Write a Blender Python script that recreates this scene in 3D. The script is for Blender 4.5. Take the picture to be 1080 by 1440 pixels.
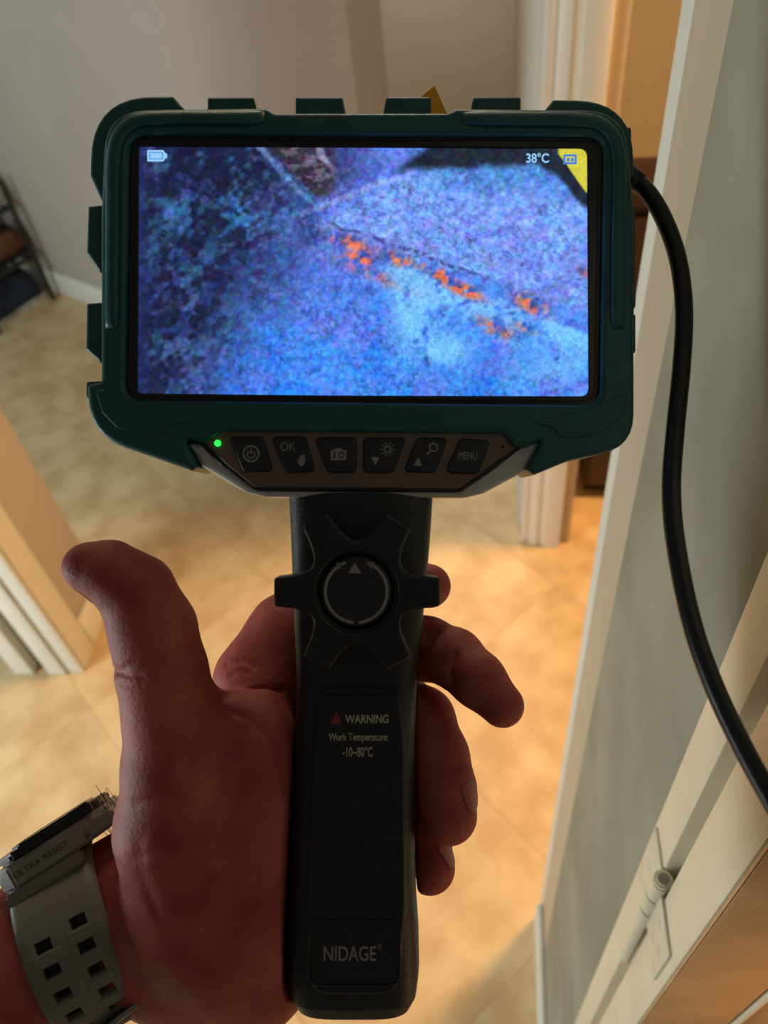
import bpy, bmesh, math, random
import numpy as np
from mathutils import Vector, Matrix
for o in list(bpy.data.objects): bpy.data.objects.remove(o)
random.seed(4); rng = np.random.default_rng(4)
SC = bpy.context.scene; COL = SC.collection
PI = math.pi
# ------------------------------------------------------------------ camera, world, lights, exposure
W, H, F = 1080, 1440, 1100.0              # photograph frame and focal length in pixels
D = 0.234                                  # distance of the screen from the lens
CAMZ = 1.5
def frame_from_down(px, py):               # camera axes from where plumb lines meet in the picture
    dn = Vector((px-540, -(py-720), -F)).normalized(); up = -dn
    y = Vector((0, 0, -1)); y = (y-up*(y@up)).normalized(); x = y.cross(up)
    return Matrix((x, y, up))
R = frame_from_down(685, 1740)
CAMM = Matrix.Translation((0, 0, CAMZ)) @ R.to_4x4()
cd = bpy.data.cameras.new('camera'); cam = bpy.data.objects.new('camera', cd); COL.objects.link(cam)
cam.matrix_world = CAMM
cd.sensor_fit = 'HORIZONTAL'; cd.sensor_width = 36; cd.lens = 36*F/W
cd.clip_start = .01; cd.clip_end = 50
cd.dof.use_dof = True; cd.dof.focus_distance = D+.030
cd.dof.aperture_fstop = cd.lens/2.2
SC.camera = cam
SC.view_settings.view_transform = 'Standard'; SC.view_settings.look = 'None'
SC.view_settings.exposure = 0; SC.view_settings.gamma = 1; SC.view_settings.use_curve_mapping = False
wd = bpy.data.worlds.new('world'); SC.world = wd; wd.use_nodes = True
wd.node_tree.nodes['Background'].inputs[0].default_value = (.95, .88, .78, 1)
wd.node_tree.nodes['Background'].inputs[1].default_value = .085
def area(name, loc, target, size, energy, color, sy=None, spread=180):
    l = bpy.data.lights.new(name, 'AREA'); l.energy = energy; l.color = color; l.size = size
    l.spread = math.radians(spread)
    if sy: l.shape = 'RECTANGLE'; l.size_y = sy
    o = bpy.data.objects.new(name, l); COL.objects.link(o); o.location = loc
    o.rotation_euler = (Vector(target)-Vector(loc)).to_track_quat('-Z', 'Y').to_euler(); return o
area('hall_ceiling_light', (-.15, 1.66, 2.45), (-.15, .75, 0), .35, 4.6, (1, .80, .54))
area('near_window_daylight', (-1.95, .10, .85), (-.5, .85, 0), .9, 30, (.84, .97, 1), .8)
area('far_window_daylight', (-2.1, 1.7, 1.9), (-.9, 2.9, .8), .8, 8, (.52, .83, 1))
area('back_hall_fill', (.35, 2.35, 2.4), (.35, 2.6, 0), .3, 19, (1, .95, .80))  # unseen fill, added to brighten the far wall
area('side_room_lamp', (1.12, 1.06, 1.80), (.30, .75, 0), .3, 38, (1, .56, .21))
area('door_face_fill', (.42, -.28, 1.05), (.15, .07, 1.06), .12, .14, (1, .64, .34), None, 52)  # added narrow warm fill on the cupboard door's face, not a room lamp

# ------------------------------------------------------------------ helpers
def L(px, py, z=0.0):                      # picture point + depth (mm toward the lens from the screen) -> device frame, metres
    z = z/1000.; return Vector(((px-540)/F*(D-z), -(py-720)/F*(D-z), z))
def mm(px, z=0.0): return px/F*(D-z/1000.)
DEVM = CAMM @ Matrix.Translation((0, 0, -D))
def link(o, parent=None):
    COL.objects.link(o)
    if parent is not None: o.parent = parent
    return o
def obj(name, me, mat=None, parent=None):
    if isinstance(me, bmesh.types.BMesh):
        bm = me; me = bpy.data.meshes.new(name); bm.to_mesh(me); bm.free()
    if mat is not None:
        me.materials.clear(); me.materials.append(mat)
    return link(bpy.data.objects.new(name, me), parent)
def tag(o, label=None, cat=None, group=None, kind=None):
    if label: o['label'] = label
    if cat: o['category'] = cat
    if group: o['group'] = group
    if kind: o['kind'] = kind
    return o
def empty(name, mat=None, loc=None):
    o = bpy.data.objects.new(name, None); o.empty_display_size = .02; COL.objects.link(o)
    if mat is not None: o.matrix_world = mat
    if loc is not None: o.location = loc
    return o
def mesh(verts, faces, smooth=True, name='m'):
    me = bpy.data.meshes.new(name); me.from_pydata([tuple(v) for v in verts], [], [tuple(f) for f in faces]); me.update()
    me.polygons.foreach_set('use_smooth', [smooth]*len(me.polygons)); return me
def sharp(me, deg=35):
    me.set_sharp_from_angle(angle=math.radians(deg)); return me
def srgb(r, g, b):
    f = lambda c: (c/12.92 if c <= .04045 else ((c+.055)/1.055)**2.4)
    return (f(r/255), f(g/255), f(b/255), 1)
# materials -------------------------------------------------------
def mat(name, col, rough=.5, col2=None, scale=20, metal=0, bump=0, bscale=200, spec=.5, detail=4, sss=0, coat=0, per=False):
    m = bpy.data.materials.new(name); m.use_nodes = True; nt = m.node_tree; b = nt.nodes['Principled BSDF']
    b.inputs['Base Color'].default_value = col; b.inputs['Roughness'].default_value = rough
    b.inputs['Metallic'].default_value = metal; b.inputs['Specular IOR Level'].default_value = spec
    if coat: b.inputs['Coat Weight'].default_value = coat
    tc = nt.nodes.new('ShaderNodeTexCoord'); vec = tc.outputs['Object']
    if per:
        oi = nt.nodes.new('ShaderNodeObjectInfo'); ad = nt.nodes.new('ShaderNodeVectorMath'); ad.operation = 'MULTIPLY_ADD'
        cx = nt.nodes.new('ShaderNodeCombineXYZ')
        for i in range(3): nt.links.new(oi.outputs['Random'], cx.inputs[i])
        ad.inputs[1].default_value = (37, 53, 71)
        nt.links.new(cx.outputs[0], ad.inputs[0]); nt.links.new(vec, ad.inputs[2]); vec = ad.outputs[0]
    if col2 is not None:
        n = nt.nodes.new('ShaderNodeTexNoise'); n.inputs['Scale'].default_value = scale; n.inputs['Detail'].default_value = detail
        r = nt.nodes.new('ShaderNodeValToRGB'); r.color_ramp.elements[0].position = .36; r.color_ramp.elements[1].position = .64
        r.color_ramp.elements[0].color = col; r.color_ramp.elements[1].color = col2
        nt.links.new(vec, n.inputs['Vector']); nt.links.new(n.outputs['Fac'], r.inputs[0]); nt.links.new(r.outputs[0], b.inputs['Base Color'])
    if bump:
        n = nt.nodes.new('ShaderNodeTexNoise'); n.inputs['Scale'].default_value = bscale; n.inputs['Detail'].default_value = 3
        bp = nt.nodes.new('ShaderNodeBump'); bp.inputs['Strength'].default_value = bump; bp.inputs['Distance'].default_value = .0006
        nt.links.new(vec, n.inputs['Vector']); nt.links.new(n.outputs['Fac'], bp.inputs['Height']); nt.links.new(bp.outputs[0], b.inputs['Normal'])
    if sss:
        b.inputs['Subsurface Weight'].default_value = sss; b.inputs['Subsurface Radius'].default_value = (1, .35, .2); b.inputs['Subsurface Scale'].default_value = .004
    return m
def emit(name, col, s=1.0):
    m = bpy.data.materials.new(name); m.use_nodes = True; b = m.node_tree.nodes['Principled BSDF']
    b.inputs['Base Color'].default_value = (0, 0, 0, 1); b.inputs['Emission Color'].default_value = col; b.inputs['Emission Strength'].default_value = s
    b.inputs['Roughness'].default_value = .3
    return m
M = dict(
 wall=mat('wall_paint', srgb(205, 200, 188), .8, srgb(198, 193, 182), 3, bump=.25, bscale=90),
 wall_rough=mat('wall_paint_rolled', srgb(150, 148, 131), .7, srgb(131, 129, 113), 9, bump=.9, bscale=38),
 pink=mat('wall_paint_left', srgb(186, 172, 160), .85, srgb(180, 167, 156), 3, bump=.2, bscale=90),
 trim=mat('trim_paint', srgb(226, 222, 208), .45, srgb(220, 215, 200), 6, bump=.12, bscale=60),
 cream=mat('cream_paint', srgb(222, 212, 188), .42, srgb(214, 203, 178), 12, bump=.25, bscale=220),
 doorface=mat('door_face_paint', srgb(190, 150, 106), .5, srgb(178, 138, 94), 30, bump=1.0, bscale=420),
 beige=mat('jamb_paint', srgb(190, 174, 152), .55, srgb(184, 168, 146), 5, bump=.15, bscale=80),
 tile=mat('travertine_tile', srgb(220, 192, 146), .5, srgb(196, 163, 116), 12, bump=.15, bscale=30, detail=7, per=True),
 grout=mat('grout', srgb(226, 204, 164), .9, srgb(220, 196, 154), 40),
 darkwood=mat('dark_wood', srgb(52, 26, 20), .45, srgb(36, 18, 15), 14),
 green=mat('green_rubber', srgb(20, 82, 79), .4, srgb(17, 74, 72), 120, bump=.2, bscale=900),
 black=mat('black_plastic', srgb(22, 21, 21), .36, srgb(17, 17, 17), 80, bump=.15, bscale=1500),
 blackrub=mat('black_rubber', srgb(19, 20, 21), .42, srgb(15, 16, 17), 90, bump=.3, bscale=1800),
 gloss=mat('black_bezel', srgb(14, 11, 12), .2, srgb(10, 9, 10), 50),
 panel=mat('brown_black_panel', srgb(114, 92, 80), .36, srgb(106, 85, 74), 60, metal=.15),
 button=mat('button_rubber', srgb(34, 33, 35), .5, srgb(28, 28, 30), 90, bump=.2, bscale=1500),
 silver=mat('grey_metal_lip', srgb(196, 194, 186), .32, srgb(186, 184, 176), 60, metal=.25),
 print=mat('grey_print', srgb(150, 146, 138), .6, srgb(140, 136, 128), 300),
 warm_print=mat('pale_print', srgb(196, 186, 160), .6, srgb(184, 174, 150), 300),
 red_print=mat('red_print', srgb(150, 36, 40), .6, srgb(134, 30, 36), 300),
 film=mat('label_film', srgb(20, 20, 22), .12, srgb(17, 17, 19), 90),
 cable=mat('cable_rubber', srgb(22, 23, 25), .36, srgb(17, 18, 20), 60, bump=.15, bscale=700),
 orange=mat('orange_plastic', srgb(255, 180, 14), .4, srgb(250, 168, 10), 60),
 skin=mat('skin', srgb(186, 95, 80), .58, srgb(156, 67, 59), 55, bump=.4, bscale=750, spec=.35, sss=.18, detail=5),
 nail=mat('nail', srgb(176, 104, 90), .4, srgb(164, 92, 80), 90),
 hair=mat('arm_hair', srgb(70, 50, 35), .6, srgb(60, 42, 30), 90),
 resin=mat('grey_resin', srgb(124, 121, 109), .5, srgb(117, 114, 102), 60, bump=.2, bscale=900),
 resin2=mat('grey_resin_case', srgb(140, 137, 126), .45, srgb(132, 129, 118), 60, bump=.2, bscale=900),
 steel=mat('steel', srgb(150, 148, 142), .25, srgb(130, 128, 122), 60, metal=.9),
 ink=mat('dark_ink', srgb(40, 38, 36), .6, srgb(34, 32, 30), 90),
 navy=mat('navy_canvas', srgb(34, 44, 66), .9, srgb(26, 34, 52), 60),
 brownleather=mat('brown_leather', srgb(110, 66, 36), .6, srgb(84, 48, 26), 30),
 blackleather=mat('black_leather', srgb(28, 24, 26), .6, srgb(20, 18, 20), 30),
 white=mat('white_card', srgb(222, 220, 210), .7, srgb(214, 212, 200), 20),
 sole=mat('shoe_sole', srgb(200, 196, 186), .7, srgb(150, 140, 124), 30),
 hingepaint=mat('painted_hinge', srgb(216, 210, 188), .38, srgb(206, 198, 174), 60, bump=.3, bscale=300),
)
# ------------------------------------------------------------------ setting
def az(a, r): a = math.radians(a); return (r*math.sin(a), r*math.cos(a))
def vprism(name, pts, z0, z1, m, parent=None, bev=.002, struct=False):
    bm = bmesh.new(); vs = [bm.verts.new((x, y, z0)) for x, y in pts]
    f = bm.faces.new(vs); bm.normal_update()
    if f.normal.z > 0: f.normal_flip()
    r = bmesh.ops.extrude_face_region(bm, geom=[f]); top = [v for v in r['geom'] if isinstance(v, bmesh.types.BMVert)]
    bmesh.ops.translate(bm, verts=top, vec=(0, 0, z1-z0))
    if bev: bmesh.ops.bevel(bm, geom=list(bm.edges), offset=bev, segments=2, affect='EDGES', profile=.5)
    bmesh.ops.recalc_face_normals(bm, faces=list(bm.faces))
    o = obj(name, bm, m, parent)
    for p in o.data.polygons: p.use_smooth = True
    sharp(o.data, 40)
    if struct: o['kind'] = 'structure'
    return o
def slab(name, a, b, thick, z0, z1, m, parent=None, bev=.002, struct=False):   # wall from a to b, thickness to the left of a->b
    a = Vector(a); b = Vector(b); d = (b-a).normalized(); n = Vector((-d.y, d.x))*thick
    return vprism(name, [a, b, b+n, a+n], z0, z1, m, parent, bev, struct)
Hh = 2.5
RD = Vector((-.2, -.98)).normalized()      # direction of the hallway's right wall, coming toward the lens
RN = Vector((.98, -.2)).normalized()
bm = bmesh.new(); bmesh.ops.create_grid(bm, x_segments=1, y_segments=1, size=3.2)
bmesh.ops.translate(bm, verts=bm.verts, vec=(0, 1.6, -.0012))
floor = tag(obj('floor', bm, M['grout']), 'beige grout bed of the tiled hallway floor', kind='structure')
tA = Vector((.57, -.82)).normalized(); tB = Vector((.82, .57)).normalized(); TS = .489
def tile_mesh():
    s = TS/2-.0007; bm = bmesh.new(); bmesh.ops.create_cube(bm, size=1)
    for v in bm.verts: v.co = Vector((v.co.x*2*s, v.co.y*2*s, v.co.z*.012-.006))
    bmesh.ops.bevel(bm, geom=[e for e in bm.edges if all(v.co.z > -.001 for v in e.verts)], offset=.0005, segments=1, affect='EDGES')
    me = bpy.data.meshes.new('tile'); bm.to_mesh(me); bm.free(); me.materials.append(M['tile']); return me
TM = tile_mesh()
for i in range(-7, 5):
    for j in range(-5, 5):
        c = tA*(-2.15+TS*(i+.5)) + tB*(.445+TS*(j+.5)) + tA*TS*3
        if -2.4 < c.x < 1.9 and -.5 < c.y < 3.4 and not (c.y-2.76 > -.863*(c.x+1.07)+.75 and c.x < 0):
            t = link(bpy.data.objects.new('tile', TM), floor); t.location = (c.x, c.y, random.uniform(0, .0003))
            t.rotation_euler.z = math.atan2(tA.y, tA.x)+random.choice((0, PI/2, PI, -PI/2))
K = Vector((.065, 1.78)); WL0 = Vector((-2.6, 4.08))
dW = (K-WL0).normalized(); nW = Vector((-dW.y, dW.x))
slab('wall_left', WL0, K, .12, 0, Hh, M['pink'], bev=.006, struct=True)
slab('baseboard_left', WL0+nW*-.013, K+nW*-.013+dW*.013, .0125, 0, .095, M['trim'], bev=.004, struct=True)
# far wall facing the lens, and the hallway's right wall running back to it from the doorway
FA, FB = Vector((-.6, 3.10)), Vector((2.2, 2.55))
slab('wall_back', FA, FB, .1, 0, Hh, M['wall'], struct=True)
C0 = Vector((.325, 1.293)); fd = (FB-FA).normalized()
def hit(p, d, a, b):                       # where p + t d meets line a b
    e = b-a; n = Vector((-e.y, e.x)); return p+d*((a-p)@n/(d@n))
CE = hit(C0, -RD, FA, FB)
slab('baseboard_back', FA+fd*.2+Vector((-fd.y, fd.x))*-.012, CE+fd*-.013+Vector((-fd.y, fd.x))*-.012, .0115, 0, .095, M['trim'], bev=.004, struct=True)
slab('wall_right', C0+RN*.004, CE-RD*-.0+RN*.004, -.09, 0, Hh, M['wall'], struct=True)
# the doorway's casing at the middle of the picture, a stepped moulding facing the lens
cf = RN
def cp(u, v): p = Vector((.327, 1.225))+cf*u+(-RD)*v; return (p.x, p.y)
trim1 = tag(empty('trim_1', loc=(0, 0, 0)), 'white door casing beyond the endoscope, lit orange on its right', kind='structure')
vprism('side_board', [cp(-.004, .012), cp(.012, .012), cp(.012, .075), cp(-.004, .075)], 0, Hh-.2, M['trim'], trim1, .003)
vprism('face_board', [cp(.0125, .008), cp(.034, 0), cp(.0345, .004), cp(.047, .004), cp(.048, -.004), cp(.088, -.004), cp(.09, .02), cp(.09, .055), cp(.0125, .055)], 0, Hh-.2, M['trim'], trim1, .0015)
vprism('inner_jamb', [cp(.0905, .012), cp(.112, .012), cp(.112, .13), cp(.0905, .13)], 0, Hh-.2, M['beige'], trim1, .002)
# the orange-lit room behind that doorway
q = Vector(cp(.112, .13)); qe = hit(q, -RD, FA, FB)
slab('wall_side', Vector((1.85, 2.55)), Vector((1.45, .6)), -.1, 0, Hh, M['wall'], struct=True)
cabM = Matrix.Translation((.585, 1.335, 0)) @ Matrix.Rotation(math.atan2(RN.y, RN.x), 4, 'Z')
cab = tag(empty('cabinet', cabM), 'dark reddish-brown wooden cabinet just inside the orange-lit doorway', 'cabinet')
def box(name, x0, x1, y0, y1, z0, z1, m, parent=None, bev=.002):
    return vprism(name, [(x0, y0), (x1, y0), (x1, y1), (x0, y1)], z0, z1, m, parent, bev)
CZ = .81
box('body', -.078, .35, .02, .145, .03, CZ-.03, M['darkwood'], cab)
box('top', -.086, .36, 0, .15, CZ-.0295, CZ, M['darkwood'], cab, .004)
box('plinth', -.07, .34, .035, .14, 0, .0295, M['darkwood'], cab)
for x0 in (-.07, .141):
    d_ = box('door', x0, x0+.205, .002, .0195, .05, CZ-.05, M['darkwood'], cab, .003)
    box('knob', x0+(.17 if x0 < 0 else .02), x0+(.185 if x0 < 0 else .035), -.012, .0015, .6, .615, M['steel'], d_, .003)
# right wall beside the lens: casing of the near doorway, wall strip, cupboard frame and door
J1 = Vector((.1695, .390)); J2 = J1+RD*.069
tr2 = tag(empty('trim_2', loc=(0, 0, 0)), 'white edged beige door casing on the right wall behind the cable', kind='structure')
j0 = Vector(az(22.75, .435))
vprism('edge_board', [J1-RN*.0+RD*-.0005, j0, j0+RN*.02, J1+RN*.02], 0, Hh-.1, M['trim'], tr2, .0012)
vprism('casing_board', [J1+RD*.0005, J2, J2+RN*.018, J1+RN*.018+RD*.0005], 0, Hh-.1, M['beige'], tr2, .0012)
G0 = J2-RN*.0008+RD*.0004; G1 = G0+RD*.180
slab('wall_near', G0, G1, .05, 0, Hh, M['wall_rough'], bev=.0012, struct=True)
B0 = J1-RN*.011+RD*-.002; B1 = G1-RN*.011
bb = slab('baseboard_right', B0, B0+RD*.235, .0105, 0, .088, M['trim'], bev=.005, struct=True)
# cupboard: fixed stile, then the door with its edge and its face
S0 = Vector((.118, .148))
def sp(t, n=0.0): p = S0+RD*t+RN*n; return p
vprism('trim_3', [sp(0), sp(.0252), sp(.0252, .05), sp(0, .05)], 0, Hh-.1, M['cream'], None, .0016, True)['label'] = 'cream cupboard frame stile at right beside the hinge'
vprism('trim_4', [sp(.0257, .012), sp(.0355, .012), sp(.0355, .05), sp(.0257, .05)], 0, Hh-.1, M['cream'], None, 0, True)['label'] = 'recessed rebate between cupboard frame and door'
door = tag(empty('door_1', loc=(0, 0, 0)), 'cream painted cupboard door with hinge at lower right', kind='structure')
vprism('edge_board', [sp(.036), sp(.0680), sp(.0680, .45), sp(.036, .45)], .02, Hh-.2, M['cream'], door, .0015)
def face_board(n0, n1, y0, y1, z0, z1): return vprism('face_board', [sp(y0, n0), sp(y1, n0), sp(y1, n1), sp(y0, n1)], z0, z1, M['doorface'], door, .0025)
face_board(.0001, .043, .0682, .0716, .02, Hh-.2)
face_board(.0475, .40, .0682, .0700, .02, Hh-.2)
fb = vprism('panel_moulding', [sp(.0682, .0432), sp(.0728, .0440), sp(.0728, .0464), sp(.0682, .0474)], .02, Hh-.2, M['cream'], door, .0008)
# hinge on the cupboard door
def rfloor(px, py):
    d = R @ Vector(((px-540)/F, -(py-720)/F, -1)); t = -CAMZ/d.z; return math.hypot(d.x*t, d.y*t)
hc = sp(.0310, -.0015); hr = hc.length
zof = lambda px, py, r=hr: CAMZ*(1-r/rfloor(px, py))
zt, zb = zof(940, 1240), zof(905, 1310)
def cyl(name, c, r, z0, z1, m, parent, n=20, bev=.0006):
    bm = bmesh.new(); bmesh.ops.create_cone(bm, segments=n, radius1=r, radius2=r, depth=z1-z0, cap_ends=True)
    bmesh.ops.bevel(bm, geom=[e for e in bm.edges if abs(e.verts[0].co.z-e.verts[1].co.z) < 1e-6], offset=bev, segments=2, affect='EDGES')
    bmesh.ops.translate(bm, verts=bm.verts, vec=(c[0], c[1], (z0+z1)/2))
    o = obj(name, bm, m, parent)
    for p in o.data.polygons: p.use_smooth = True
    sharp(o.data, 40); return o
hinge = cyl('hinge', hc, .0036, zb-.062, zt-.002, M['hingepaint'], door)
hl = zt-zb
cyl('hinge_pin', hc, .0047, zt-.0035, zt+.0005, M['hingepaint'], hinge, bev=.0012)
cyl('pin_head', hc, .0026, zt+.0006, zt+.0012, M['steel'], hinge, bev=.0002)
for k in range(3):
    cyl('knuckle', hc, .0045, zt-.024-.0215*k, zt-.0045-.0215*k, M['hingepaint'], hinge)
slab('hinge_leaf', sp(.0345, -.0016), sp(.0620, -.0016), .0016, zt-.060, zt-.012, M['hingepaint'], hinge, .0004)
slab('hinge_leaf', sp(.0040, -.0016), sp(.0275, -.0016), .0016, zt-.066, zt-.004, M['hingepaint'], hinge, .0004)
for t, z in ((.045, zt-.024), (.054, zt-.036), (.045, zt-.048), (.020, zt-.016), (.012, zt-.035), (.020, zt-.054)):
    bm = bmesh.new(); bmesh.ops.create_uvsphere(bm, u_segments=12, v_segments=6, radius=.0026)
    p = sp(t, -.0016)
    for v in bm.verts: v.co = Vector((p.x, p.y, z))+Vector((RN.x, RN.y, 0))*(v.co.x*.25)+Vector((RD.x, RD.y, 0))*v.co.y+Vector((0, 0, v.co.z))
    so = obj('screw_head', bm, M['hingepaint'], hinge)
    for pl in so.data.polygons: pl.use_smooth = True
# left doorway end: short wall, casing and skirting
W1 = Vector((-.705, 1.256))
def wp(t, n=0.0): return W1+RD*t-RN*n
vprism('wall_end', [wp(0), wp(.149), wp(.149, .12), wp(0, .12)], 0, Hh, M['pink'], None, .004, True)
vprism('baseboard_end', [wp(-.013, -.014), wp(.149, -.014), wp(.149, -.0005), wp(-.013, -.0005)], 0, .095, M['trim'], None, .004, True)
tr5 = tag(empty('trim_5', loc=(0, 0, 0)), 'white door casing at left edge lit by cool daylight', kind='structure')
vprism('casing_board', [wp(.1495, -.012), wp(.213, -.016), wp(.213, .02), wp(.1495, .02)], 0, Hh-.1, M['trim'], tr5, .003)
vprism('jamb_board', [wp(.2135, -.012), wp(.222, -.012), wp(.222, .026), wp(.2135, .026)], 0, Hh-.1, M['trim'], tr5, .002)
vprism('jamb_board', [wp(.2135, .0265), wp(.230, .0265), wp(.230, .070), wp(.2135, .070)], 0, Hh-.1, M['trim'], tr5, .003)
vprism('jamb_board', [wp(.16, .0705), wp(.2, .0705), wp(.2, .12), wp(.16, .12)], 0, Hh-.1, M['trim'], tr5, .003)
vprism('trim_6', [wp(.205, .105), wp(.232, .105), wp(.232, .155), wp(.205, .155)], 0, Hh-.1, M['trim'], None, .003, True)['label'] = 'white edge of a door at far left, low in the frame'

# ------------------------------------------------------------------ shoe rack by the left wall
def lathe_loft(rings, closed=True):        # rings: list of lists of points
    n = len(rings[0]); v = [p for r in rings for p in r]; f = []
    for i in range(len(rings)-1):
        for k in range(n):
            a, b = i*n+k, i*n+(k+1) % n; f.append((a, b, b+n, a+n))
    f.append(tuple(range(n))[::-1]); f.append(tuple(range((len(rings)-1)*n, len(rings)*n))); return v, f
def shoe(loc, rz, m, sole, label, s=1.0, tilt=0, hi=1.0):
    e = tag(empty('shoe'), label, 'shoe', 'shoes on the rack by the left wall')
    e.matrix_world = Matrix.Translation(loc) @ Matrix.Rotation(rz, 4, 'Z') @ Matrix.Rotation(tilt, 4, 'Y') @ Matrix.Scale(s, 4)
    prof = [(-.135, .030, .060*hi), (-.125, .034, .085*hi), (-.09, .036, .095*hi), (-.045, .036, .092*hi), (0, .040, .080), (.045, .046, .062), (.09, .046, .050), (.12, .036, .042), (.14, .016, .030)]
    rings = []
    for x, w, h in prof:
        rings.append([Vector((x, w*math.copysign(abs(math.cos(a))**.8, math.cos(a)), .022+max(0, math.sin(a))*(h-.01)+min(0, math.sin(a))*.004)) for a in np.linspace(0, 2*PI, 21)[:-1]])
    v, f = lathe_loft(rings); obj('upper', mesh(v, f), m, e)
    rings = []
    for x, w, h in prof:
        x2 = x*1.04; w2 = w*1.08
        rings.append([Vector((x2, -w2, 0)), Vector((x2, w2, 0)), Vector((x2, w2*1.02, .020)), Vector((x2, -w2*1.02, .020))])
    v, f = lathe_loft(rings); obj('sole', mesh(v, f, False), sole, e)
    bm = bmesh.new()
    for k in range(4):
        x = .005+k*.016; h = .084-.0125*k
        bmesh.ops.create_cube(bm, size=1, matrix=Matrix.Translation((x, 0, h+.006)) @ Matrix.Diagonal((.006, .05, .005, 1)))
    obj('laces', bm, m, e)
    bm = bmesh.new(); bmesh.ops.create_uvsphere(bm, u_segments=16, v_segments=8, radius=1, matrix=Matrix.Translation((-.078, 0, .1*hi)) @ Matrix.Diagonal((.042, .026, .014, 1)))
    obj('collar', bm, M['blackleather'], e); return e
nWo = Vector((.653, .757)); RO = Vector((-1.095, 2.765)); RO = RO+nWo*(nWo@(Vector((-1.07, 2.76))-RO))
RKM = Matrix.Translation((RO.x, RO.y, 0)) @ Matrix.Rotation(math.atan2(.653, -.757), 4, 'Z')
rack = tag(empty('shoe_rack', RKM), 'dark metal shoe rack standing against the left wall', 'rack')
for x in (.008, .62):
    for y in (.05, .30): box('leg', x-.007, x+.007, y-.007, y+.007, 0, .46, M['ink'], rack, .002)
for z in (.175, .360):
    box('end_bar', .001, .015, .0575, .2925, z, z+.012, M['ink'], rack, .001); box('end_bar', .613, .627, .0575, .2925, z, z+.012, M['ink'], rack, .001)
    for k in range(5): box('shelf_bar', .0155, .6125, .058+.054*k, .070+.054*k, z+.001, z+.011, M['ink'], rack, .001)
for x, z, m_, so_, lb in ((.086, 0, 'navy', 'sole', 'navy canvas shoe on the floor under the rack, nearest the rack end'), (.23, 0, 'blackleather', 'blackleather', 'black shoe on the floor under the rack, left of the navy one'),
                          (.075, .1865, 'brownleather', 'blackleather', 'brown leather shoe on the middle shelf of the rack'), (.20, .1865, 'blackleather', 'blackleather', 'black leather shoe on the middle shelf beside the brown one'),
                          (.075, .3715, 'white', 'sole', 'white sneaker on the top shelf at the rack end'), (.20, .3715, 'white', 'sole', 'white sneaker on the top shelf, left one of the pair')):
    c_ = RKM @ Vector((x, .175 if z else .20, z)); shoe(c_, math.atan2(.653, -.757)+PI/2, M[m_], M[so_], lb, 1.0 if z else 1.06, 0, 1.0 if z else 1.15)

# ------------------------------------------------------------------ flat shapes for the device
def rpoly(pts, seg=6, r=6):               # polygon in pixels with rounded corners; a point may carry its own radius
    P = [Vector(p[:2]) for p in pts]; n = len(P); out = []
    for i in range(n):
        rr = pts[i][2] if len(pts[i]) > 2 else r
        a, b, c = P[i-1], P[i], P[(i+1) % n]
        u = (a-b); v = (c-b); lu, lv = u.length, v.length
        if rr <= 0 or lu < 1e-6 or lv < 1e-6: out.append(b); continue
        u /= lu; v /= lv; ang = u.angle(v)
        lim = .48 if rr < 70 else .80; t = min(rr/max(math.tan(ang/2), 1e-3), lu*lim, lv*lim)
        p0, p1 = b+u*t, b+v*t
        for k in range(seg+1):
            s = k/seg; out.append((1-s)**2*p0+2*s*(1-s)*b+s*s*p1)
    return out
def circ(cx, cy, r, n=40, a0=0, a1=2*PI):
    full = abs(a1-a0-2*PI) < 1e-6
    return [(cx+r*math.cos(a), cy+r*math.sin(a)) for a in np.linspace(a0, a1, n+1)[:n if full else n+1]]
def arc_strip(cx, cy, r0, r1, a0, a1, n=24):
    return circ(cx, cy, r1, n, a0, a1)+circ(cx, cy, r0, n, a0, a1)[::-1]
def flat(name, contours, zf, depth, bev, m, parent, seg=2):
    cu = bpy.data.curves.new('c', 'CURVE'); cu.dimensions = '2D'; cu.fill_mode = 'BOTH'
    bev = min(bev, depth*.49)
    cu.extrude = max(depth/2-bev, 0)/1000.; cu.bevel_depth = bev/1000.; cu.bevel_resolution = seg; cu.offset = -bev/1000.
    for c in contours:
        s = cu.splines.new('POLY'); s.points.add(len(c)-1); s.use_cyclic_u = True
        for p, q in zip(s.points, c):
            v = L(q[0], q[1], zf); p.co = (v.x, v.y, 0, 1)
    o = bpy.data.objects.new('c', cu); me = bpy.data.meshes.new_from_object(o)
    me.transform(Matrix.Translation((0, 0, (zf-depth/2)/1000.)))
    bpy.data.objects.remove(o); bpy.data.curves.remove(cu)
    me.name = name
    me.polygons.foreach_set('use_smooth', [True]*len(me.polygons)); sharp(me, 50)
    return obj(name, me, m, parent)
def text(name, body, cx, cy, w, h, z, m, parent, rot=0.0, bold=0.0):
    cu = bpy.data.curves.new('t', 'FONT'); cu.body = body; cu.size = 1; cu.extrude = .0; cu.offset = bold
    o = bpy.data.objects.new('t', cu); me = bpy.data.meshes.new_from_object(o); bpy.data.objects.remove(o)
    co = np.array([v.co for v in me.vertices]); lo, hi = co.min(0), co.max(0); c = L(cx, cy, z)
    sx = mm(w, z)/(hi[0]-lo[0]); sy = mm(h, z)/(hi[1]-lo[1])
    for v in me.vertices:
        x = (v.co.x-(lo[0]+hi[0])/2)*sx; y = (v.co.y-(lo[1]+hi[1])/2)*sy
        v.co = (c.x+x*math.cos(rot)-y*math.sin(rot), c.y+x*math.sin(rot)+y*math.cos(rot), c.z)
    return obj(name, me, m, parent)

DEV = tag(empty('inspection_camera', DEVM), 'green and black handheld inspection camera with lit screen, gripped in the hand', 'camera')
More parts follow.
